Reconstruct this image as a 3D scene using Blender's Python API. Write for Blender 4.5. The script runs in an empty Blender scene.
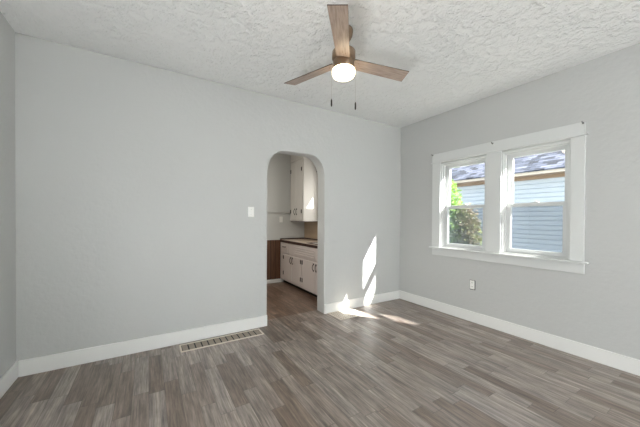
import bpy, bmesh, math, random
from mathutils import Vector, Matrix
random.seed(7)
S = bpy.context.scene
C = S.collection
PI = math.pi

# ------------------------------------------------------------------ camera
YAW, PITCH, ROLL, ZC, FPX = 0.5500, -0.0078, 0.0055, 1.2618, 279.13
F0 = Vector((math.sin(YAW), math.cos(YAW), 0)); R0 = Vector((math.cos(YAW), -math.sin(YAW), 0)); U0 = Vector((0, 0, 1))
FW = F0*math.cos(PITCH) + U0*math.sin(PITCH); UP = -F0*math.sin(PITCH) + U0*math.cos(PITCH)
RT = R0*math.cos(ROLL) + UP*math.sin(ROLL); UP = -R0*math.sin(ROLL) + UP*math.cos(ROLL)
cd = bpy.data.cameras.new('camera'); cam = bpy.data.objects.new('camera', cd); C.objects.link(cam)
cd.sensor_width = 36; cd.lens = FPX/640*36; cd.shift_y = (220.5-213.5)/640; cd.clip_start = 0.02
M = Matrix((RT, UP, -FW)).transposed().to_4x4(); M.translation = Vector((0, 0, ZC)); cam.matrix_world = M
S.camera = cam

# ------------------------------------------------------------------ sky, sun, area lights, exposure
W = bpy.data.worlds.new('sky'); S.world = W; W.use_nodes = True
wn = W.node_tree; wn.nodes.clear()
wo = wn.nodes.new('ShaderNodeOutputWorld'); wb = wn.nodes.new('ShaderNodeBackground')
sk = wn.nodes.new('ShaderNodeTexSky'); sk.sky_type = 'HOSEK_WILKIE'; sk.turbidity = 4.0; sk.ground_albedo = 0.35
SUN = Vector((1, -1.45, 1.50)).normalized(); sk.sun_direction = SUN
mx = wn.nodes.new('ShaderNodeMix'); mx.data_type = 'RGBA'; mx.inputs[0].default_value = 0.75
mx.inputs[7].default_value = (0.80, 0.90, 1.0, 1)
wn.links.new(sk.outputs[0], mx.inputs[6]); wn.links.new(mx.outputs[2], wb.inputs[0])
wb.inputs[1].default_value = 2.3; wn.links.new(wb.outputs[0], wo.inputs[0])
sl = bpy.data.lights.new('sun', 'SUN'); sl.energy = 31.0; sl.angle = 0.012; sl.color = (1.0, 0.97, 0.93)
so = bpy.data.objects.new('sun', sl); C.objects.link(so); so.rotation_euler = SUN.to_track_quat('Z', 'Y').to_euler()
so.location = SUN*12
def area(name, loc, rot, sx, sy, e, col):
    l = bpy.data.lights.new(name, 'AREA'); l.shape = 'RECTANGLE'; l.size = sx; l.size_y = sy; l.energy = e; l.color = col
    o = bpy.data.objects.new(name, l); C.objects.link(o); o.location = loc; o.rotation_euler = rot
area('fill_rear_a', (0.25, -3.0, 1.5), (PI/2, 0, PI), 1.3, 1.5, 25, (1.0, 0.985, 0.96))   # added fill lamp in front of the unseen rear windows
area('fill_rear_b', (2.35, -3.0, 1.5), (PI/2, 0, PI), 1.3, 1.5, 370, (0.95, 0.98, 1.0))  # added fill lamp, main brightening of the room from behind the camera
area('fill_left', (-0.85, -1.5, 1.45), (0, -PI/2, 0), 1.5, 1.5, 8, (0.95, 0.98, 1.0))  # added fill lamp on the left wall, no window there
area('fill_left_low', (-0.85, 0.4, 0.6), (0, -PI/2-0.5, 0), 0.9, 1.6, 66, (0.95, 0.98, 1.0))  # added low fill lamp, tilted up to lift ceiling and right wall
area('kitchen_fill', (0.6, 4.1, 2.66), (0, 0, 0), 0.4, 0.4, 20, (1.0, 0.93, 0.84))  # added lamp without a fixture, brightens the kitchen
area('kitchen_window_fill', (2.93, 3.85, 1.62), Vector((1, -1.1, 0.45)).to_track_quat('Z', 'Y').to_euler(), 0.5, 0.7, 6, (1.0, 0.94, 0.86))  # added lamp outside the kitchen window, brightens the wall cabinet end
S.view_settings.view_transform = 'Standard'; S.view_settings.look = 'None'; S.view_settings.gamma = 1
S.view_settings.exposure = 0.2; S.view_settings.use_curve_mapping = False

# ------------------------------------------------------------------ node helpers
def lin(c):
    return tuple((v/255/12.92) if v/255 <= 0.04045 else ((v/255+0.055)/1.055)**2.4 for v in c) + (1,)
def mat(name, col, rough=0.5, metal=0.0, spec=0.5):
    m = bpy.data.materials.new(name); m.use_nodes = True; b = m.node_tree.nodes['Principled BSDF']
    b.inputs['Base Color'].default_value = lin(col); b.inputs['Roughness'].default_value = rough
    b.inputs['Metallic'].default_value = metal; b.inputs['Specular IOR Level'].default_value = spec
    return m
def nd(m, t, **kw):
    n = m.node_tree.nodes.new(t)
    for k, v in kw.items(): setattr(n, k, v)
    return n
def lk(m, a, b): m.node_tree.links.new(a, b)
def bsdf(m): return m.node_tree.nodes['Principled BSDF']
def math_(m, op, a, b=None):
    n = nd(m, 'ShaderNodeMath', operation=op)
    for i, v in enumerate((a, b)):
        if v is None: continue
        if isinstance(v, (int, float)): n.inputs[i].default_value = v
        else: lk(m, v, n.inputs[i])
    return n.outputs[0]
def coords(m): return nd(m, 'ShaderNodeTexCoord').outputs['Object']
def noise(m, vec, scale, detail=3, rough=0.5, stretch=None):
    if stretch:
        mp = nd(m, 'ShaderNodeMapping'); mp.inputs['Scale'].default_value = stretch; lk(m, vec, mp.inputs[0]); vec = mp.outputs[0]
    n = nd(m, 'ShaderNodeTexNoise'); n.inputs['Scale'].default_value = scale
    n.inputs['Detail'].default_value = detail; n.inputs['Roughness'].default_value = rough
    lk(m, vec, n.inputs['Vector']); return n.outputs['Fac']
def ramp(m, fac, stops):
    r = nd(m, 'ShaderNodeValToRGB'); e = r.color_ramp.elements
    while len(e) < len(stops): e.new(0.5)
    for i, (p, c) in enumerate(stops): e[i].position = p; e[i].color = c if len(c) == 4 else lin(c)
    lk(m, fac, r.inputs[0]); return r.outputs[0]
def mixc(m, f, a, b, mode='MIX'):
    n = nd(m, 'ShaderNodeMix', data_type='RGBA', blend_type=mode)
    for i, v in ((0, f), (6, a), (7, b)):
        if isinstance(v, (int, float)): n.inputs[i].default_value = v
        elif isinstance(v, tuple): n.inputs[i].default_value = v
        else: lk(m, v, n.inputs[i])
    return n.outputs[2]
def bump(m, h, strength, dist):
    n = nd(m, 'ShaderNodeBump'); n.inputs['Strength'].default_value = strength; n.inputs['Distance'].default_value = dist
    lk(m, h, n.inputs['Height']); lk(m, n.outputs[0], bsdf(m).inputs['Normal'])

def g(v): return (v, v, v, 1)
# painted plaster walls
def wall_paint(name, col, k=1.0):
    m = mat(name, col, 0.55, spec=0.35); c = coords(m)
    a = noise(m, c, 26, 4, 0.6); b = noise(m, c, 5, 3, 0.55)
    h = math_(m, 'ADD', math_(m, 'MULTIPLY', a, 0.6), math_(m, 'MULTIPLY', b, 0.8))
    bump(m, h, 0.45*k, 0.012)
    lk(m, mixc(m, math_(m, 'MULTIPLY', noise(m, c, 3, 3), 0.12), lin(col), lin(tuple(v*0.9 for v in col))), bsdf(m).inputs['Base Color'])
    return m
M_wall = wall_paint('grey_wall_paint', (198, 199, 197))
M_kwall = wall_paint('kitchen_wall_paint', (198, 199, 196), 0.5)
# knock-down ceiling
M_ceil = mat('knockdown_ceiling', (245, 246, 244), 0.7, spec=0.2); c = coords(M_ceil)
n1 = noise(M_ceil, c, 14, 5, 0.64); n2 = noise(M_ceil, c, 2.2, 2)
r1 = ramp(M_ceil, n1, [(0.44, g(0)), (0.60, g(1))])
n3 = noise(M_ceil, c, 45, 3, 0.6)
h = math_(M_ceil, 'ADD', math_(M_ceil, 'MULTIPLY', r1, math_(M_ceil, 'MULTIPLY', n2, 1.6)), math_(M_ceil, 'MULTIPLY', n3, 0.6))
bump(M_ceil, h, 0.9, 0.012)
# laminate planks running along y
M_floor = mat('laminate_planks', (120, 105, 95), 0.36, spec=0.9); m = M_floor
sp = nd(m, 'ShaderNodeSeparateXYZ'); lk(m, coords(m), sp.inputs[0])
PW = 0.098
xs = math_(m, 'DIVIDE', sp.outputs[0], PW); row = math_(m, 'FLOOR', xs); fx = math_(m, 'FRACT', xs)
wr = nd(m, 'ShaderNodeTexWhiteNoise', noise_dimensions='1D'); lk(m, row, wr.inputs['W'])
ys = math_(m, 'ADD', math_(m, 'DIVIDE', sp.outputs[1], 0.62), math_(m, 'MULTIPLY', wr.outputs[0], 7.3))
idx = math_(m, 'FLOOR', ys); fy = math_(m, 'FRACT', ys)
cv = nd(m, 'ShaderNodeCombineXYZ'); lk(m, row, cv.inputs[0]); lk(m, idx, cv.inputs[1])
wc = nd(m, 'ShaderNodeTexWhiteNoise', noise_dimensions='3D'); lk(m, cv.outputs[0], wc.inputs['Vector'])
tone = ramp(m, wc.outputs[0], [(0.0, (122, 106, 94)), (0.3, (142, 128, 118)), (0.6, (157, 145, 136)), (0.85, (170, 158, 150)), (1.0, (130, 114, 101))])
# grain: coordinates shifted per plank
sh = nd(m, 'ShaderNodeVectorMath', operation='MULTIPLY_ADD'); lk(m, wc.outputs['Color'], sh.inputs[0]); sh.inputs[1].default_value = (9, 9, 9)
lk(m, coords(m), sh.inputs[2])
gr = noise(m, sh.outputs[0], 1.0, 6, 0.68, (42, 2.6, 1))
gr2 = noise(m, sh.outputs[0], 1.0, 3, 0.5, (120, 6, 1))
gcol = ramp(m, gr, [(0.28, g(0.34)), (0.42, g(0.68)), (0.52, g(0.92)), (0.72, g(1.42))])
gcol2 = ramp(m, gr2, [(0.3, g(0.70)), (0.7, g(1.22))])
gr3 = noise(m, sh.outputs[0], 1.0, 4, 0.6, (17, 4.5, 1))
gcol3 = ramp(m, gr3, [(0.32, g(0.74)), (0.5, g(1.0)), (0.68, g(1.16))])
t2 = mixc(m, 1.0, mixc(m, 1.0, mixc(m, 1.0, tone, gcol, 'MULTIPLY'), gcol2, 'MULTIPLY'), gcol3, 'MULTIPLY')
ex = math_(m, 'LESS_THAN', fx, 0.025); ey = math_(m, 'LESS_THAN', fy, 0.005)
edge = math_(m, 'MAXIMUM', ex, ey)
lk(m, mixc(m, math_(m, 'MULTIPLY', edge, 0.55), t2, lin((40, 33, 30))), bsdf(m).inputs['Base Color'])
lk(m, math_(m, 'ADD', math_(m, 'MULTIPLY', gr, 0.22), 0.27), bsdf(m).inputs['Roughness'])
bump(m, math_(m, 'SUBTRACT', math_(m, 'MULTIPLY', gr, 0.5), edge), 0.25, 0.002)

M_white = mat('white_trim_paint', (238, 238, 235), 0.35); 
M_vinyl = mat('white_vinyl', (216, 218, 217), 0.3)
M_casing = mat('window_casing_paint', (219, 221, 219), 0.35)
M_glass = mat('window_glass', (255, 255, 255), 0.0)
def glassmat(m, tint, screen=0.0):
    t = m.node_tree; t.nodes.clear()
    o = t.nodes.new('ShaderNodeOutputMaterial'); tr = t.nodes.new('ShaderNodeBsdfTransparent'); tr.inputs[0].default_value = tint
    gl = t.nodes.new('ShaderNodeBsdfGlossy'); gl.inputs['Roughness'].default_value = 0.02
    mi = t.nodes.new('ShaderNodeMixShader'); mi.inputs[0].default_value = 0.06
    t.links.new(tr.outputs[0], mi.inputs[1]); t.links.new(gl.outputs[0], mi.inputs[2]); t.links.new(mi.outputs[0], o.inputs[0])
glassmat(M_glass, (0.97, 0.98, 0.98, 1))
M_screen = bpy.data.materials.new('insect_screen_mesh'); M_screen.use_nodes = True; t = M_screen.node_tree; t.nodes.clear()
o_ = t.nodes.new('ShaderNodeOutputMaterial'); tr = t.nodes.new('ShaderNodeBsdfTransparent'); di = t.nodes.new('ShaderNodeBsdfDiffuse')
di.inputs[0].default_value = lin((108, 118, 130)); mi = t.nodes.new('ShaderNodeMixShader'); mi.inputs[0].default_value = 0.33
t.links.new(tr.outputs[0], mi.inputs[1]); t.links.new(di.outputs[0], mi.inputs[2]); t.links.new(mi.outputs[0], o_.inputs[0])
M_nickel = mat('brushed_bronze_nickel', (150, 128, 108), 0.32, 1.0)
M_dmetal = mat('dark_bronze_hardware', (52, 44, 40), 0.4, 0.8)
M_chain = mat('pull_chain_metal', (205, 200, 192), 0.4, 0.3)
M_hook = mat('grey_metal_hook', (130, 130, 128), 0.4, 0.7)
M_plate = mat('ivory_plate', (248, 248, 244), 0.35)
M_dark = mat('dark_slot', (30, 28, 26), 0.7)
M_cab = mat('cabinet_paint', (206, 196, 190), 0.4)
M_cabup = mat('upper_cabinet_paint', (206, 202, 196), 0.4)
M_counter = mat('beige_laminate_counter', (196, 178, 160), 0.3)
M_cedge = mat('dark_counter_edge', (58, 40, 34), 0.4)
M_tan = mat('tan_splash_panel', (176, 156, 132), 0.5)
M_sink = mat('white_enamel', (232, 230, 226), 0.2)
M_reg = mat('cream_register_enamel', (222, 212, 198), 0.4)
M_regd = mat('register_louvre', (152, 140, 126), 0.5)
M_wain = mat('dark_wood_panelling', (74, 50, 36), 0.42); m = M_wain; c = coords(m)
wv = nd(m, 'ShaderNodeSeparateXYZ'); lk(m, c, wv.inputs[0])
gro = math_(m, 'LESS_THAN', math_(m, 'FRACT', math_(m, 'DIVIDE', wv.outputs[0], 0.10)), 0.07)
gw = noise(m, c, 1.0, 5, 0.6, (60, 60, 3))
lk(m, mixc(m, gro, ramp(m, gw, [(0.3, (72, 48, 33)), (0.7, (118, 82, 58))]), lin((22, 14, 10))), bsdf(m).inputs['Base Color'])
# fan blade wood, grain along local x
M_blade = mat('weathered_blade_wood', (150, 130, 116), 0.42); m = M_blade; c = coords(m)
gb = noise(m, c, 1.0, 5, 0.65, (7, 70, 30))
lk(m, ramp(m, gb, [(0.25, (120, 102, 90)), (0.5, (166, 147, 133)), (0.8, (192, 174, 160))]), bsdf(m).inputs['Base Color'])
M_bedge = mat('dark_blade_edge', (66, 52, 46), 0.5)
M_bowl = mat('lit_opal_glass', (255, 250, 235), 0.25)
bsdf(M_bowl).inputs['Emission Color'].default_value = (1.0, 0.80, 0.52, 1); bsdf(M_bowl).inputs['Emission Strength'].default_value = 8.0
# outdoors
M_siding = mat('pale_blue_siding', (192, 203, 216), 0.55)
M_fascia = mat('cream_fascia', (212, 202, 190), 0.5)
M_soffit = mat('tan_soffit', (150, 128, 108), 0.6)
M_shing = mat('grey_shingles', (110, 115, 130), 0.8); m = M_shing
sp = nd(m, 'ShaderNodeSeparateXYZ'); lk(m, coords(m), sp.inputs[0])
rw = math_(m, 'DIVIDE', sp.outputs[0], 0.115); ri = math_(m, 'FLOOR', rw); rf = math_(m, 'FRACT', rw)
yy = math_(m, 'ADD', math_(m, 'DIVIDE', sp.outputs[1], 0.18), math_(m, 'MULTIPLY', ri, 0.37)); yi = math_(m, 'FLOOR', yy)
cv = nd(m, 'ShaderNodeCombineXYZ'); lk(m, ri, cv.inputs[0]); lk(m, yi, cv.inputs[1])
wc = nd(m, 'ShaderNodeTexWhiteNoise', noise_dimensions='3D'); lk(m, cv.outputs[0], wc.inputs['Vector'])
sc_ = ramp(m, wc.outputs[0], [(0, (30, 34, 44)), (0.5, (74, 80, 96)), (1, (116, 120, 136))])
lk(m, mixc(m, math_(m, 'LESS_THAN', rf, 0.16), sc_, lin((24, 25, 34))), bsdf(m).inputs['Base Color'])
M_ground = mat('pale_bounce_ground', (190, 184, 172), 0.9); m = M_ground  # unseen ground, colour made pale to bounce sunlight onto the ceiling
lk(m, ramp(m, noise(m, coords(m), 9, 5, 0.7), [(0.3, (160, 154, 142)), (0.7, (205, 199, 186))]), bsdf(m).inputs['Base Color'])
def leafm(name, col):
    m = mat(name, col, 0.6); b = bsdf(m); b.inputs['Subsurface Weight'].default_value = 0.0
    t = m.node_tree; tl = t.nodes.new('ShaderNodeBsdfTranslucent'); tl.inputs[0].default_value = lin(tuple(min(255, v*1.15) for v in col))
    mi = t.nodes.new('ShaderNodeMixShader'); mi.inputs[0].default_value = 0.35
    o = [n for n in t.nodes if n.type == 'OUTPUT_MATERIAL'][0]
    t.links.new(b.outputs[0], mi.inputs[1]); t.links.new(tl.outputs[0], mi.inputs[2]); t.links.new(mi.outputs[0], o.inputs[0])
    return m
M_leaf = [leafm('bright_leaf', (122, 156, 66)), leafm('olive_leaf', (124, 134, 86)), leafm('dry_leaf', (134, 122, 100))]
M_bark = mat('bark', (88, 72, 58), 0.9)

# ------------------------------------------------------------------ mesh helpers (all world coordinates)
def box(bm, x0, x1, y0, y1, z0, z1, mi=0):
    v = [bm.verts.new((x, y, z)) for x in (x0, x1) for y in (y0, y1) for z in (z0, z1)]
    for f in ((0, 1, 3, 2), (4, 6, 7, 5), (0, 4, 5, 1), (2, 3, 7, 6), (0, 2, 6, 4), (1, 5, 7, 3)):
        bm.faces.new([v[i] for i in f]).material_index = mi
    return bm
def B(*a, bm=None): return box(bm or bmesh.new(), *a)
def lathe(bm, cx, cy, prof, n=32):
    rings = []
    for r, z in prof:
        rings.append([bm.verts.new((cx+r*math.cos(2*PI*i/n), cy+r*math.sin(2*PI*i/n), z)) for i in range(n)] if r > 1e-6 else [bm.verts.new((cx, cy, z))])
    for a, b in zip(rings, rings[1:]):
        for i in range(n):
            j = (i+1) % n
            if len(a) == 1 and len(b) == 1: continue
            if len(a) == 1: f = (a[0], b[j], b[i])
            elif len(b) == 1: f = (a[i], a[j], b[0])
            else: f = (a[i], a[j], b[j], b[i])
            bm.faces.new(f).smooth = True
    return bm
def tube(bm, pts, r, n=8):
    pts = [Vector(p) for p in pts]; rings = []
    for i, p in enumerate(pts):
        d = (pts[min(i+1, len(pts)-1)] - pts[max(i-1, 0)]).normalized()
        a = d.orthogonal().normalized() if i == 0 else (a0 - d*a0.dot(d)).normalized()
        a0 = a; b = d.cross(a)
        rings.append([bm.verts.new(p + (a*math.cos(2*PI*k/n)+b*math.sin(2*PI*k/n))*r) for k in range(n)])
    for x, y in zip(rings, rings[1:]):
        for k in range(n): bm.faces.new((x[k], x[(k+1) % n], y[(k+1) % n], y[k])).smooth = True
    bm.faces.new(rings[0][::-1]); bm.faces.new(rings[-1])
    return bm
def obj(name, bm, mats, parent=None, bevel=0.0, seg=2):
    if parent is not None:
        off = parent.matrix_world.translation if parent.type != 'EMPTY' else parent.location
        p = parent; tot = Vector(parent.location)
        while p.parent: p = p.parent; tot += Vector(p.location)
        bmesh.ops.translate(bm, verts=bm.verts, vec=-tot)
    bmesh.ops.recalc_face_normals(bm, faces=bm.faces)
    me = bpy.data.meshes.new(name); bm.to_mesh(me); bm.free()
    o = bpy.data.objects.new(name, me); C.objects.link(o)
    for m in (mats if isinstance(mats, (list, tuple)) else [mats]): me.materials.append(m)
    if parent is not None: o.parent = parent
    if bevel:
        md = o.modifiers.new('bevel', 'BEVEL'); md.width = bevel; md.segments = seg; md.limit_method = 'ANGLE'; md.angle_limit = 0.7
    return o
def thing(name, loc, label, cat, group=None):
    o = bpy.data.objects.new(name, None); C.objects.link(o); o.location = loc; o.empty_display_size = 0.1
    return tag(o, label, cat, group)
def tag(o, label, cat, group=None):
    o['label'] = label; o['category'] = cat
    if group: o['group'] = group
    return o
def struct(o, label=None):
    o['kind'] = 'structure'
    if label: o['label'] = label
    return o
def dup(root, delta, label=None):
    r = root.copy(); C.objects.link(r); r.location = Vector(root.location) + Vector(delta)
    if label: r['label'] = label
    for ch in list(root.children):
        c_ = ch.copy(); C.objects.link(c_); c_.parent = r
        for gch in ch.children:
            d = gch.copy(); C.objects.link(d); d.parent = c_
    return r
def slab_holes(axis, p0, p1, us, ub, holes):
    """wall slab between p0 and p1 on axis (0=x,1=y), spanning us (other horizontal) and ub (z), with rectangular holes"""
    U = sorted(set([us[0], us[1]] + [h[0] for h in holes] + [h[1] for h in holes]))
    V = sorted(set([ub[0], ub[1]] + [h[2] for h in holes] + [h[3] for h in holes]))
    def solid(i, j):
        if i < 0 or j < 0 or i >= len(U)-1 or j >= len(V)-1: return False
        cu, cv_ = (U[i]+U[i+1])/2, (V[j]+V[j+1])/2
        return not any(h[0] < cu < h[1] and h[2] < cv_ < h[3] for h in holes)
    bm = bmesh.new(); cache = {}
    def P(p, u, v):
        k = (p, u, v)
        if k not in cache: cache[k] = bm.verts.new((p, u, v) if axis == 0 else (u, p, v))
        return cache[k]
    for i in range(len(U)-1):
        for j in range(len(V)-1):
            if not solid(i, j): continue
            a, b, c_, d = U[i], U[i+1], V[j], V[j+1]
            for p in (p0, p1): bm.faces.new((P(p, a, c_), P(p, b, c_), P(p, b, d), P(p, a, d)))
            for (ii, jj, e) in ((i-1, j, ((a, c_), (a, d))), (i+1, j, ((b, c_), (b, d))), (i, j-1, ((a, c_), (b, c_))), (i, j+1, ((a, d), (b, d)))):
                if not solid(ii, jj): bm.faces.new((P(p0, *e[0]), P(p0, *e[1]), P(p1, *e[1]), P(p1, *e[0])))
    return bm

# ------------------------------------------------------------------ room dimensions
XR, YA, XL, H = 3.395, 3.106, -0.889, 2.70
WT, AT = 0.15, 0.175
YR = -3.1
KX, KY = 2.755, 5.10          # kitchen right wall, kitchen back wall
KL = -0.2

# ------------------------------------------------------------------ structure
struct(obj('floor', B(XL-0.12, XR+WT, YR-0.12, YA+AT, -0.06, 0.0), M_floor), 'grey-brown plank laminate floor')
M_kfloor = M_floor.copy(); M_kfloor.name = 'darkened_kitchen_planks'  # copy of the room planks with tones scaled darker and browner
for n_ in M_kfloor.node_tree.nodes:
    if n_.type == 'VALTORGB' and len(n_.color_ramp.elements) == 5:
        for e_ in n_.color_ramp.elements: e_.color = (e_.color[0]*0.72, e_.color[1]*0.58, e_.color[2]*0.48, 1)
struct(obj('floor', B(XL-0.12, XR+WT, YA+AT, KY+0.12, -0.06, 0.0), M_kfloor), 'kitchen plank floor, room planks toned darker and browner')
struct(obj('ceiling', B(XL-0.12, XR+WT, YR-0.12, YA+AT, H, H+0.06), M_ceil), 'white knock-down textured ceiling')
struct(obj('ceiling', B(KL-0.12, KX+WT, YA+AT, KY+0.12, H, H+0.06), M_kwall), 'kitchen ceiling')
# arched wall
AX0, AX1, ATOP = 1.179, 1.972, 2.078
bm = bmesh.new()
prof = [(XL-0.12, 0), (AX0, 0)]
aw, ah, ex_ = 0.23, 0.27, 2.0
for i in range(0, 17):
    t_ = PI/2*i/16
    prof.append((AX0+aw-aw*math.cos(t_)**(2/ex_), ATOP-ah+ah*math.sin(t_)**(2/ex_)-0.012*(1-i/16)))
for i in range(0, 17):
    t_ = PI/2*(1-i/16)
    prof.append((AX1-aw+aw*math.cos(t_)**(2/ex_), ATOP-ah+ah*math.sin(t_)**(2/ex_)-0.0*(i/16)))
prof += [(AX1, 0), (XR+WT, 0), (XR+WT, H), (XL-0.12, H)]
fr = [bm.verts.new((x, YA, z)) for x, z in prof]; bk = [bm.verts.new((x, YA+AT, z)) for x, z in prof]
bm.faces.new(fr); bm.faces.new(bk[::-1])
for i in range(len(prof)):
    j = (i+1) % len(prof); f = bm.faces.new((fr[i], fr[j], bk[j], bk[i])); f.smooth = 2 < i < 35
struct(obj('wall_back', bm, M_wall, bevel=0.006), 'grey plaster wall with a rounded archway to the kitchen')
WZ0, WZ1 = 0.880, 2.015
WIN = [(1.778, 2.386), (1.012, 1.617)]
struct(obj('wall_right', slab_holes(0, XR, XR+WT, (YR, YA), (0, H), [(a, b, WZ0, WZ1) for a, b in WIN]), M_wall), 'grey textured wall with the double window')
struct(obj('wall_left', slab_holes(0, XL-0.12, XL, (YR, YA), (0, H), []), M_wall), 'grey side wall at the left edge')
RW = [(-0.4, 0.9, 0.75, 2.25), (1.7, 3.0, 0.75, 2.25)]
struct(obj('wall_rear', slab_holes(1, YR-0.12, YR, (XL-0.12, XR+WT), (0, H), RW), M_wall), 'grey wall behind the camera with two windows')
struct(obj('wall_kitchen_back', slab_holes(1, KY, KY+0.12, (KL-0.12, KX+WT), (0, H), []), M_kwall), 'kitchen back wall')
KW = (3.55, 4.40, 1.12, 2.08)
struct(obj('wall_kitchen_right', slab_holes(0, KX, KX+WT, (YA+AT, KY), (0, H), [KW]), M_kwall), 'kitchen wall with window over the sink')
struct(obj('wall_kitchen_left', slab_holes(0, KL-0.12, KL, (YA+AT, KY), (0, H), []), M_kwall), 'kitchen side wall out of sight')

# baseboards
BH, BT = 0.129, 0.016
def board(name, x0, x1, y0, y1, lab):
    struct(obj(name, B(x0, x1, y0, y1, 0.0005, BH), M_white, bevel=0.004), lab)
board('baseboard_back', XL+BT, AX0+0.002, YA-BT, YA, 'white baseboard left of the archway')
board('baseboard_back', AX1, XR-BT, YA-BT, YA, 'white baseboard right of the archway')
board('baseboard_right', XR-BT, XR, YR, YA, 'white baseboard below the window')
board('baseboard_left', XL, XL+BT, YR, YA, 'white baseboard at the left edge')
board('baseboard_kitchen', KL, 2.265, KY-0.014, KY-0.0005, 'baseboard under the dark panelling')
bpy.data.objects['baseboard_kitchen'].data.transform(Matrix.Scale(0.55, 4, (0, 0, 1)))
struct(obj('trim_1', B(KL, 2.211, KY-0.012, KY-0.0005, 0.072, 0.835), M_wain), 'dark wood wainscot panelling in the kitchen')
bm = B(KL, 2.43, KY-0.030, KY-0.0005, 1.372, 1.392); box(bm, KL, 2.43, KY-0.010, KY-0.0005, 1.355, 1.372)
struct(obj('trim_2', bm, M_kwall, bevel=0.003), 'painted rail across the kitchen back wall')

# ------------------------------------------------------------------ double window trim and sashes
t3 = bpy.data.objects.new('trim_3', None); C.objects.link(t3); t3.location = (XR, 1.70, 0.76); struct(t3, 'white casing around the double window')
X = XR
bm = B(X-0.022, X, 0.908, 2.512, 2.043, 2.157); obj('head_casing', bm, M_casing, t3, 0.003)
obj('head_fillet', B(X-0.034, X, 0.892, 2.526, 2.031, 2.044), M_casing, t3, 0.003)
obj('side_casing', B(X-0.02, X, 2.386, 2.510, 0.8795, 2.031), M_casing, t3, 0.003)
obj('mullion_casing', B(X-0.02, X, 1.617, 1.778, 0.8795, 2.031), M_casing, t3, 0.003)
obj('side_casing', B(X-0.02, X, 0.908, 1.012, 0.8795, 2.031), M_casing, t3, 0.003)
obj('stool', B(X-0.058, X, 0.874, 2.532, 0.862, 0.8795), M_casing, t3, 0.005)
obj('apron', B(X-0.02, X, 0.905, 2.505, 0.766, 0.862), M_casing, t3, 0.003)
def frame(bm, x0, x1, y0, y1, z0, z1, l, r, b, t_):
    box(bm, x0, x1, y0, y0+l, z0, z1); box(bm, x0, x1, y1-r, y1, z0, z1)
    box(bm, x0, x1, y0+l, y1-r, z0, z0+b); box(bm, x0, x1, y0+l, y1-r, z1-t_, z1); return bm
def sash_window(name, y0, y1, z0, z1, X, lab, zmid=1.42, screen=True):
    w = bpy.data.objects.new(name, None); C.objects.link(w); w.location = (X+0.02, (y0+y1)/2, z0); struct(w, lab)
    obj('window_frame', frame(bmesh.new(), X+0.0, X+WT, y0, y1, z0, z1, 0.014, 0.014, 0.012, 0.014), M_casing, w, 0.002)
    st = bmesh.new(); frame(st, X+0.022, X+0.042, y0+0.014, y1-0.014, z0+0.012, z1-0.014, 0.014, 0.014, 0.006, 0.018)
    obj('inner_stop', st, M_casing, w, 0.002)
    a, b = y0+0.020, y1-0.020
    lo = obj('lower_sash', frame(bmesh.new(), X+0.045, X+0.078, a, b, z0+0.012, zmid+0.02, 0.052, 0.052, 0.046, 0.036), M_vinyl, w, 0.003)
    obj('glass_pane', B(X+0.060, X+0.064, a+0.05, b-0.05, z0+0.056, zmid-0.014), M_glass, lo)
    up = obj('upper_sash', frame(bmesh.new(), X+0.082, X+0.115, a, b, zmid-0.02, z1-0.016, 0.052, 0.052, 0.036, 0.048), M_vinyl, w, 0.003)
    obj('glass_pane', B(X+0.097, X+0.101, a+0.05, b-0.05, zmid+0.014, z1-0.062), M_glass, up)
    ym = (y0+y1)/2
    lb = B(X+0.050, X+0.074, ym-0.028, ym+0.028, zmid+0.0205, zmid+0.028); tube(lb, [(X+0.055, ym-0.014, zmid+0.031), (X+0.066, ym+0.018, zmid+0.031)], 0.005)
    obj('sash_lock', lb, M_vinyl, lo)
    # jamb track visible beside the upper sash
    obj('jamb_track', B(X+0.081, X+0.118, y1-0.0195, y1-0.0145, z0+0.013, z1-0.015), M_vinyl, w)
    if screen:
        sc2 = obj('screen_frame', frame(bmesh.new(), X+0.122, X+0.134, y0+0.016, y1-0.016, z0+0.013, zmid+0.012, 0.02, 0.02, 0.02, 0.02), M_vinyl, w)
        obj('insect_screen', B(X+0.127, X+0.129, y0+0.03, y1-0.03, z0+0.03, zmid), M_screen, sc2)
    return w
sash_window('window_1', WIN[0][0], WIN[0][1], WZ0, WZ1, XR, 'left sash window, shrub outside')
sash_window('window_2', WIN[1][0], WIN[1][1], WZ0, WZ1, XR, 'right sash window, siding outside')
sash_window('window_3', KW[0], KW[1], KW[2], KW[3], KX, 'kitchen window over the sink', 1.60, False)
t4 = bmesh.new(); frame(t4, KX-0.02, KX, KW[0]-0.09, KW[1]+0.09, KW[2]-0.09, KW[3]+0.09, 0.09, 0.09, 0.09, 0.09)
struct(obj('trim_4', t4, M_white, bevel=0.003), 'white casing of the kitchen window')
for k, (a, b, c_, d) in enumerate(RW):
    w = bpy.data.objects.new('window_%d' % (4+k), None); C.objects.link(w); w.location = (a, YR, c_); struct(w, 'window in the wall behind the camera')
    bm = bmesh.new()
    for (p, q, r, s) in ((a, a+0.05, c_, d), (b-0.05, b, c_, d), (a+0.05, b-0.05, c_, c_+0.05), (a+0.05, b-0.05, d-0.05, d), (a+0.05, b-0.05, 1.48, 1.53)):
        box(bm, p, q, YR-0.10, YR-0.04, r, s)
    obj('window_frame', bm, M_white, w)
    obj('glass_pane', B(a+0.05, b-0.05, YR-0.075, YR-0.07, c_+0.05, d-0.05), M_glass, w)

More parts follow.
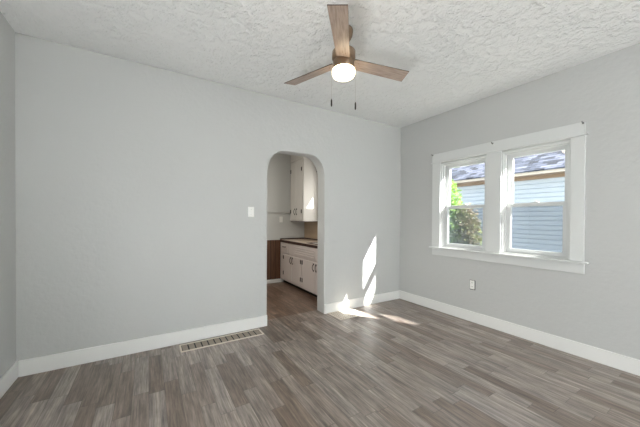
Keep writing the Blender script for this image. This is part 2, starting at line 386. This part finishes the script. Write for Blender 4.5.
# curtain hooks left on the head casing
hk = thing('curtain_hook', (XR-0.022, 2.503, 2.150), '', 'curtain hook', 'curtain hooks on the window head casing')
bm = B(XR-0.026, XR-0.0225, 2.496, 2.510, 2.138, 2.156); obj('back_plate', bm, M_hook, hk)
bm = tube(bmesh.new(), [(XR-0.026, 2.503, 2.147), (XR-0.045, 2.503, 2.145), (XR-0.052, 2.503, 2.150), (XR-0.053, 2.503, 2.160)], 0.0035); obj('hook', bm, M_hook, hk)
hk['label'] = 'small metal hook at the left end of the window head casing'
dup(hk, (0, -0.795, -0.012), 'small metal hook on the head casing between the two windows')
dup(hk, (0, -1.580, -0.004), 'small metal hook at the right end of the window head casing')

# ------------------------------------------------------------------ ceiling fan
FX, FY = 1.268, 1.735
fan = thing('ceiling_fan', (FX, FY, H), 'three-blade ceiling fan with weathered wood blades and a lit bowl', 'ceiling fan')
obj('canopy', lathe(bmesh.new(), FX, FY, [(0, H), (0.068, H), (0.070, H-0.012), (0.064, H-0.05), (0.045, H-0.085), (0.022, H-0.10), (0, H-0.10)]), M_nickel, fan)
obj('downrod', lathe(bmesh.new(), FX, FY, [(0, H-0.095), (0.014, H-0.095), (0.014, 2.54), (0, 2.54)], 16), M_nickel, fan)
obj('motor_housing', lathe(bmesh.new(), FX, FY, [(0, 2.548), (0.035, 2.548), (0.05, 2.542), (0.084, 2.538), (0.089, 2.53), (0.089, 2.482), (0.085, 2.476), (0.06, 2.474), (0.06, 2.466), (0, 2.466)], 40), M_nickel, fan)
obj('switch_housing', lathe(bmesh.new(), FX, FY, [(0, 2.466), (0.075, 2.466), (0.079, 2.460), (0.081, 2.452), (0.081, 2.406), (0.078, 2.400), (0, 2.400)], 40), M_nickel, fan)
obj('lamp_bowl', lathe(bmesh.new(), FX, FY, [(0, 2.400), (0.080, 2.400), (0.085, 2.395), (0.086, 2.384), (0.085, 2.362), (0.078, 2.346), (0.062, 2.337), (0.03, 2.333), (0, 2.332)], 40), M_bowl, fan)
def blade(theta):
    e = bpy.data.objects.new
    bm = bmesh.new(); r0, r1, w0, w1, th = 0.075, 0.580, 0.050, 0.061, 0.006
    pts = [(r0, -w0), (r1-0.012, -w1), (r1+0.004, w1), (r0, w0)]
    lo_ = [bm.verts.new((x, y, -th/2)) for x, y in pts]; hi_ = [bm.verts.new((x, y, th/2)) for x, y in pts]
    bm.faces.new(lo_[::-1]); bm.faces.new(hi_)
    for i in range(4): bm.faces.new((lo_[i], lo_[(i+1) % 4], hi_[(i+1) % 4], hi_[i])).material_index = 1
    o = obj('blade', bm, [M_blade, M_bedge]); o.parent = fan
    o.location = (0, 0, 2.457-H); o.rotation_euler = (Matrix.Rotation(theta, 3, 'Z') @ Matrix.Rotation(-0.20, 3, 'X')).to_euler()
    ib = bmesh.new(); box(ib, 0.05, 0.135, -0.022, 0.022, 0.0032, 0.008)
    ir = obj('blade_iron', ib, M_nickel); ir.parent = o
    for sx, sy in ((0.118, -0.02), (0.118, 0.02), (0.135, 0)):
        s_ = obj('screw', lathe(bmesh.new(), sx, sy, [(0, -0.0032), (0.004, -0.0034), (0.003, -0.006), (0, -0.006)], 10), M_nickel); s_.parent = o
for k in range(3): blade(math.radians(-129.8 + 120*k))
for sgn, z1 in ((-1, 2.118), (1, 2.094)):
    p = Vector((FX, FY, 0)) + R0*0.0915*sgn
    bm = bmesh.new(); n = 60
    tube(bm, [(p.x-R0.x*sgn*0.006, p.y-R0.y*sgn*0.006, 2.43), (p.x, p.y, 2.425), (p.x, p.y, z1+0.055)], 0.0009, 6)
    ch = obj('pull_chain', bm, M_chain, fan)
    obj('chain_fob', lathe(bmesh.new(), p.x, p.y, [(0, z1+0.058), (0.003, z1+0.057), (0.0055, z1+0.045), (0.006, z1+0.01), (0.004, z1), (0, z1)], 14), M_dmetal, ch)

# ------------------------------------------------------------------ switch, outlets, registers
sw = thing('light_switch', (0.986, YA, 1.33), 'white light switch plate left of the archway', 'light switch')
obj('switch_plate', B(0.951, 1.021, YA-0.006, YA-0.0003, 1.273, 1.388), M_plate, sw, 0.003)
obj('toggle', B(0.981, 0.991, YA-0.017, YA-0.006, 1.322, 1.344), M_plate, sw, 0.002)
obj('screw', tube(bmesh.new(), [(0.986, YA-0.0068, 1.358), (0.986, YA-0.0062, 1.358)], 0.003), M_hook, sw)
obj('screw', tube(bmesh.new(), [(0.986, YA-0.0068, 1.302), (0.986, YA-0.0062, 1.302)], 0.003), M_hook, sw)
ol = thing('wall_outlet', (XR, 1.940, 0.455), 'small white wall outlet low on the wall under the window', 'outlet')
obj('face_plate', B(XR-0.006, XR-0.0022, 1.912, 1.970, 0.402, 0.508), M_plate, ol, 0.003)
obj('dark_backing', B(XR-0.0020, XR-0.0003, 1.903, 1.974, 0.394, 0.512), M_dark, ol)  # thin dark sheet showing around the plate edges
for z in (0.432, 0.478):
    r_ = obj('receptacle', B(XR-0.009, XR-0.006, 1.926, 1.958, z-0.016, z+0.016), M_plate, ol, 0.004)
    bm = B(XR-0.0097, XR-0.0091, 1.933, 1.936, z-0.004, z+0.008); box(bm, XR-0.0097, XR-0.0091, 1.947, 1.950, z-0.004, z+0.008)
    obj('slot', bm, M_dark, r_)
ko = thing('wall_outlet', (2.224, KY, 1.235), 'white outlet plate on the kitchen back wall above the counter end', 'outlet')
obj('face_plate', B(2.190, 2.258, KY-0.006, KY-0.0003, 1.178, 1.293), M_plate, ko, 0.003)
for z in (1.212, 1.258): obj('receptacle', B(2.208, 2.240, KY-0.009, KY-0.006, z-0.016, z+0.016), M_plate, ko, 0.004)

rg = thing('floor_register', (0.66, 2.97, 0), 'long cream floor register with dark grille cells left of the archway', 'floor register')
def register(t_, x0, x1, y0, y1, fwid, nx, ny, thk):
    bm = bmesh.new()
    box(bm, x0, x1, y0, y0+fwid, 0.0005, thk); box(bm, x0, x1, y1-fwid, y1, 0.0005, thk)
    box(bm, x0, x0+fwid, y0+fwid, y1-fwid, 0.0005, thk); box(bm, x1-fwid, x1, y0+fwid, y1-fwid, 0.0005, thk)
    obj('register_frame', bm, M_reg, t_, 0.0015)
    return bm
register(rg, 0.255, 1.066, 2.885, 3.055, 0.014, 13, 1, 0.008)
bm = bmesh.new(); n = 13
for i in range(n):
    xa = 0.269 + (0.783)*i/n; box(bm, xa+0.006, xa+0.783/n-0.006, 2.901, 3.039, 0.002, 0.0045)
obj('grille', bm, M_regd, rg)
obj('duct_opening', B(0.269, 1.052, 2.899, 3.041, 0.0005, 0.0018), M_dark, rg)
r2 = thing('floor_register', (2.23, 2.94, 0), 'cream latticed floor register in the sun right of the archway', 'floor register')
register(r2, 2.020, 2.420, 2.800, 3.085, 0.022, 8, 6, 0.009)
bm = bmesh.new()
for i in range(1, 10): xx = 2.042+0.356*i/10; box(bm, xx-0.006, xx+0.006, 2.822, 3.063, 0.003, 0.0075)
for i in range(1, 7): y_ = 2.822+0.241*i/7; box(bm, 2.042, 2.398, y_-0.006, y_+0.006, 0.003, 0.0074)
obj('grille', bm, M_reg, r2)
obj('duct_opening', B(2.042, 2.398, 2.822, 3.063, 0.0005, 0.0022), M_regd, r2)

# ------------------------------------------------------------------ kitchen
CX = 2.215; CY0 = 3.32
base = thing('base_cabinet', (CX+0.27, 4.2, 0), 'off-white kitchen base cabinet with dark hinges seen through the archway', 'cabinet')
bm = B(CX, KX-0.002, 4.14, KY-0.002, 0.075, 0.80); box(bm, CX, KX-0.002, CY0, 4.14, 0.075, 0.64); box(bm, CX, CX+0.04, CY0, 4.14, 0.64, 0.80); box(bm, CX+0.07, KX-0.002, CY0, KY-0.002, 0.0005, 0.075, 1)
obj('body', bm, [M_cab, M_dark], base)
def pull(bm, x, y, z, L=0.085, axis=2, bow=0.0):
    pts = []
    for i in range(9):
        s = -1+2*i/8; d = 0.020*(1-s**4)
        q = [x-d-0.001, y + bow*(1-s*s), z]; q[axis] += s*L/2
        pts.append(q)
    tube(bm, pts, 0.0045, 8)
    for s in (-1, 1):
        c_ = [y, z]; c_[axis-1] += s*L/2
        box(bm, x-0.005, x, c_[0]-0.011, c_[0]+0.011, c_[1]-0.013, c_[1]+0.013)
    return bm
def hinge(bm, x, y, z):
    box(bm, x-0.004, x, y-0.014, y+0.014, z-0.034, z+0.034); tube(bm, [(x-0.005, y, z-0.036), (x-0.005, y, z+0.036)], 0.005)
    return bm
def cdoor(par, x, y0, y1, z0, z1, hy, py, hz, pz, m, bow):
    d = obj('door', B(x-0.018, x-0.001, y0, y1, z0, z1), m, par, 0.005)
    for z in hz: obj('hinge', hinge(bmesh.new(), x-0.018, hy, z), M_dmetal, d)
    obj('handle', pull(bmesh.new(), x-0.018, py, pz, 0.10, 2, bow), M_dmetal, d)
hz = (0.222, 0.520)
cdoor(base, CX, 4.560, 4.935, 0.11, 0.572, 4.915, 4.595, hz, 0.49, M_cab, 0.005)
cdoor(base, CX, 4.190, 4.552, 0.11, 0.572, 4.208, 4.518, hz, 0.49, M_cab, -0.005)
cdoor(base, CX, 3.735, 4.168, 0.11, 0.572, 4.148, 3.770, hz, 0.49, M_cab, 0.005)
cdoor(base, CX, 3.340, 3.727, 0.11, 0.572, 3.362, 3.692, hz, 0.49, M_cab, -0.005)
d = obj('drawer', B(CX-0.018, CX-0.001, 4.72, 5.055, 0.60, 0.785), M_cab, base, 0.005)
obj('handle', pull(bmesh.new(), CX-0.018, 4.886, 0.715, 0.10, 1), M_dmetal, d)
bm = B(CX-0.012, CX-0.001, 3.50, 4.66, 0.60, 0.785)
for k in range(4): box(bm, CX-0.020, CX-0.012, 3.75, 4.45, 0.622+0.038*k, 0.645+0.038*k)
obj('vent_panel', bm, M_cab, base, 0.003)

ct = thing('countertop', (CX+0.27, 4.2, 0.80), 'beige countertop with a dark edge over the base cabinet', 'countertop')
# slab with sink cut-out
sk_ = (3.42, 4.12); bm = bmesh.new()
for a in ((CX-0.012, KX-0.002, sk_[1], KY-0.002), (CX-0.012, KX-0.002, CY0, sk_[0]), (CX-0.012, CX+0.07, sk_[0], sk_[1]), (KX-0.11, KX-0.002, sk_[0], sk_[1])):
    box(bm, a[0], a[1], a[2], a[3], 0.8005, 0.840)
obj('slab', bm, M_counter, ct)
obj('edge_band', B(CX-0.020, CX-0.0125, CY0, KY-0.016, 0.8005, 0.843), M_cedge, ct, 0.002)
obj('backsplash', B(KX-0.016, KX-0.0025, CY0, KY-0.003, 0.8405, 0.862), M_cedge, ct)
obj('backsplash', B(CX-0.012, KX-0.017, KY-0.016, KY-0.0025, 0.8405, 0.862), M_cedge, ct)
sn = thing('sink', (2.45, 3.77, 0.84), 'white drop-in kitchen sink with a dark rim in the countertop', 'sink')
bm = bmesh.new(); x0, x1, y0, y1 = CX+0.075, KX-0.115, sk_[0]+0.005, sk_[1]-0.005
frame_pts = []
box(bm, x0, x0+0.012, y0, y1, 0.66, 0.841); box(bm, x1-0.012, x1, y0, y1, 0.66, 0.841)
box(bm, x0+0.012, x1-0.012, y0, y0+0.012, 0.66, 0.841); box(bm, x0+0.012, x1-0.012, y1-0.012, y1, 0.66, 0.841); box(bm, x0+0.012, x1-0.012, y0+0.012, y1-0.012, 0.66, 0.672)
obj('basin', bm, M_sink, sn, 0.002)
bm = bmesh.new()
for a in ((x0-0.02, x0+0.012, y0-0.02, y1+0.02), (x1-0.012, x1+0.02, y0-0.02, y1+0.02), (x0+0.012, x1-0.012, y0-0.02, y0+0.012), (x0+0.012, x1-0.012, y1-0.012, y1+0.02)):
    box(bm, a[0], a[1], a[2], a[3], 0.8415, 0.850)
obj('rim', bm, M_cedge, sn, 0.002)
sp_ = struct(obj('trim_5', B(KX-0.008, KX-0.0003, CY0, KY-0.0005, 0.863, 1.029), M_tan), 'tan splash panel on the kitchen right wall')
struct(obj('trim_6', B(KX-0.008, KX-0.0003, 4.492, KY-0.0005, 1.030, 1.205), M_tan), 'tan splash panel under the wall cabinet')

UX, UY = 2.43, 4.548
uc = thing('wall_cabinet', (2.59, 4.82, 1.205), 'pale wall cabinet with two doors and dark hinges in the kitchen', 'cabinet')
obj('body', B(UX, KX-0.0005, UY, KY-0.001, 1.205, 2.365), M_cabup, uc, 0.002)
obj('bottom_edge', B(UX-0.001, KX-0.025, UY-0.001, KY-0.012, 1.195, 1.2045), M_cedge, uc)
cdoor(uc, UX, 4.835, 5.07, 1.225, 2.30, 5.050, 4.872, (1.39, 2.18), 1.385, M_cabup, 0.005)
cdoor(uc, UX, 4.575, 4.827, 1.225, 2.30, 4.597, 4.790, (1.39, 2.18), 1.385, M_cabup, -0.005)
cr = bmesh.new(); box(cr, UX-0.02, KX-0.0005, UY-0.02, KY-0.001, 2.366, 2.395); box(cr, UX-0.008, KX-0.0005, UY-0.008, KY-0.001, 2.395, H-0.001)
obj('top_moulding', cr, M_cabup, uc, 0.003)
cv2 = thing('curtain_rod', (KX-0.04, 3.97, 2.13), 'dark curtain rod end above the kitchen window', 'curtain rod')
obj('rod', tube(bmesh.new(), [(KX-0.06, 3.42, 2.14), (KX-0.06, 4.52, 2.14)], 0.011), M_dmetal, cv2)
for y_ in (3.45, 4.47): obj('bracket', B(KX-0.07, KX-0.0205, y_-0.012, y_+0.012, 2.10, 2.16), M_dmetal, cv2, 0.002)

# ------------------------------------------------------------------ outdoors
struct(obj('ground', B(XR+WT+0.01, 16, -10, 14, -0.75, -0.65), M_ground), 'unseen yard outside the windows, made pale to bounce light indoors')
NX, EX, EZ = 7.2, 6.8, 2.20
nh = thing('neighbour_house', (NX+2.5, 2.5, -0.65), 'neighbouring house with pale blue lap siding and grey shingle roof', 'house')
bm = bmesh.new(); n = 28; z0 = -0.64; st = 0.1
for i in range(n):
    a = z0+i*st; b = min(a+st, 2.199)
    if a > 2.11: break
    for (xa, za), (xb, zb) in (((-0.026, a), (-0.026, a+0.066)), ((-0.026, a+0.066), (-0.002, a+0.084)), ((-0.002, a+0.084), (-0.002, b)), ((-0.002, b), (-0.026, b))):
        bm.faces.new([bm.verts.new(p) for p in ((NX+xa, -8, min(za, 2.199)), (NX+xa, 12, min(za, 2.199)), (NX+xb, 12, min(zb, 2.199)), (NX+xb, -8, min(zb, 2.199)))])
box(bm, NX, NX+5, -8, 12, -0.64, 2.199)
ns = obj('siding_wall', bm, M_siding, nh)
obj('frieze_board', B(NX-0.042, NX-0.0265, -8, 12, 2.135, 2.199), M_soffit, nh)
obj('soffit', B(EX+0.02, NX+0.0, -8.2, 12.2, 2.20, 2.215), M_soffit, nh)
obj('fascia', B(EX-0.01, EX+0.02, -8.3, 12.3, 2.195, 2.295), M_fascia, nh, 0.004)
bm = bmesh.new(); sl_ = 0.52
def rz(x): return 2.30+(x-EX)*sl_
XM = NX+2.5
v = [bm.verts.new(p) for p in ((EX-0.04, -8.3, rz(EX-0.04)), (XM, -8.3, rz(XM)), (XM, 12.3, rz(XM)), (EX-0.04, 12.3, rz(EX-0.04)))]
w_ = [bm.verts.new(q.co + Vector((0, 0, -0.03))) for q in v]
bm.faces.new(v); bm.faces.new(w_[::-1])
for i in range(4): bm.faces.new((v[i], v[(i+1) % 4], w_[(i+1) % 4], w_[i]))
v = [bm.verts.new(p) for p in ((XM, -8.3, rz(XM)), (2*XM-EX, -8.3, rz(EX)), (2*XM-EX, 12.3, rz(EX)), (XM, 12.3, rz(XM)))]; bm.faces.new(v)
obj('shingle_roof', bm, M_shing, nh)

sh_ = thing('shrub', (5.0, 3.35, -0.65), 'leafy green shrub outside the left window', 'shrub')
def crown(name, blobs, m, n, parent, size):
    bm = bmesh.new()
    for i in range(n):
        cx, cy, cz, rx, ry, rz_ = random.choice(blobs)
        u = Vector((random.gauss(0, 1), random.gauss(0, 1), random.gauss(0, 1))).normalized() * (random.random()**0.4)
        p = Vector((cx+u.x*rx, cy+u.y*ry, cz+u.z*rz_))
        d = Vector((random.gauss(0, 1), random.gauss(0, 1), random.gauss(0, 1))).normalized(); e = d.orthogonal().normalized()
        f_ = d.cross(e); s = size*random.uniform(0.6, 1.3)
        q = [p-d*s, p+e*s*0.45+f_*s*0.1, p+d*s, p-e*s*0.45+f_*s*0.1]
        bm.faces.new([bm.verts.new(x) for x in q])
    return obj(name, bm, m, parent)
crown('foliage', [(4.9, 3.45, 1.45, 0.35, 0.45, 0.65), (4.85, 3.25, 1.05, 0.35, 0.35, 0.6)], M_leaf[0], 5200, sh_, 0.045)
crown('foliage', [(4.95, 3.10, 0.9, 0.35, 0.40, 0.65), (5.0, 3.3, 0.2, 0.45, 0.55, 0.7)], M_leaf[1], 5200, sh_, 0.042)
crown('foliage', [(4.95, 2.95, 0.95, 0.28, 0.24, 0.62)], M_leaf[2], 1700, sh_, 0.036)
bm = bmesh.new()
for k in range(7):
    a = k*0.9; tube(bm, [(5.0, 3.3, -0.66), (5.0+0.1*math.cos(a), 3.3+0.12*math.sin(a), 0.1), (4.95+0.2*math.cos(a), 3.25+0.25*math.sin(a), 0.9)], 0.015)
obj('stem', bm, M_bark, sh_)
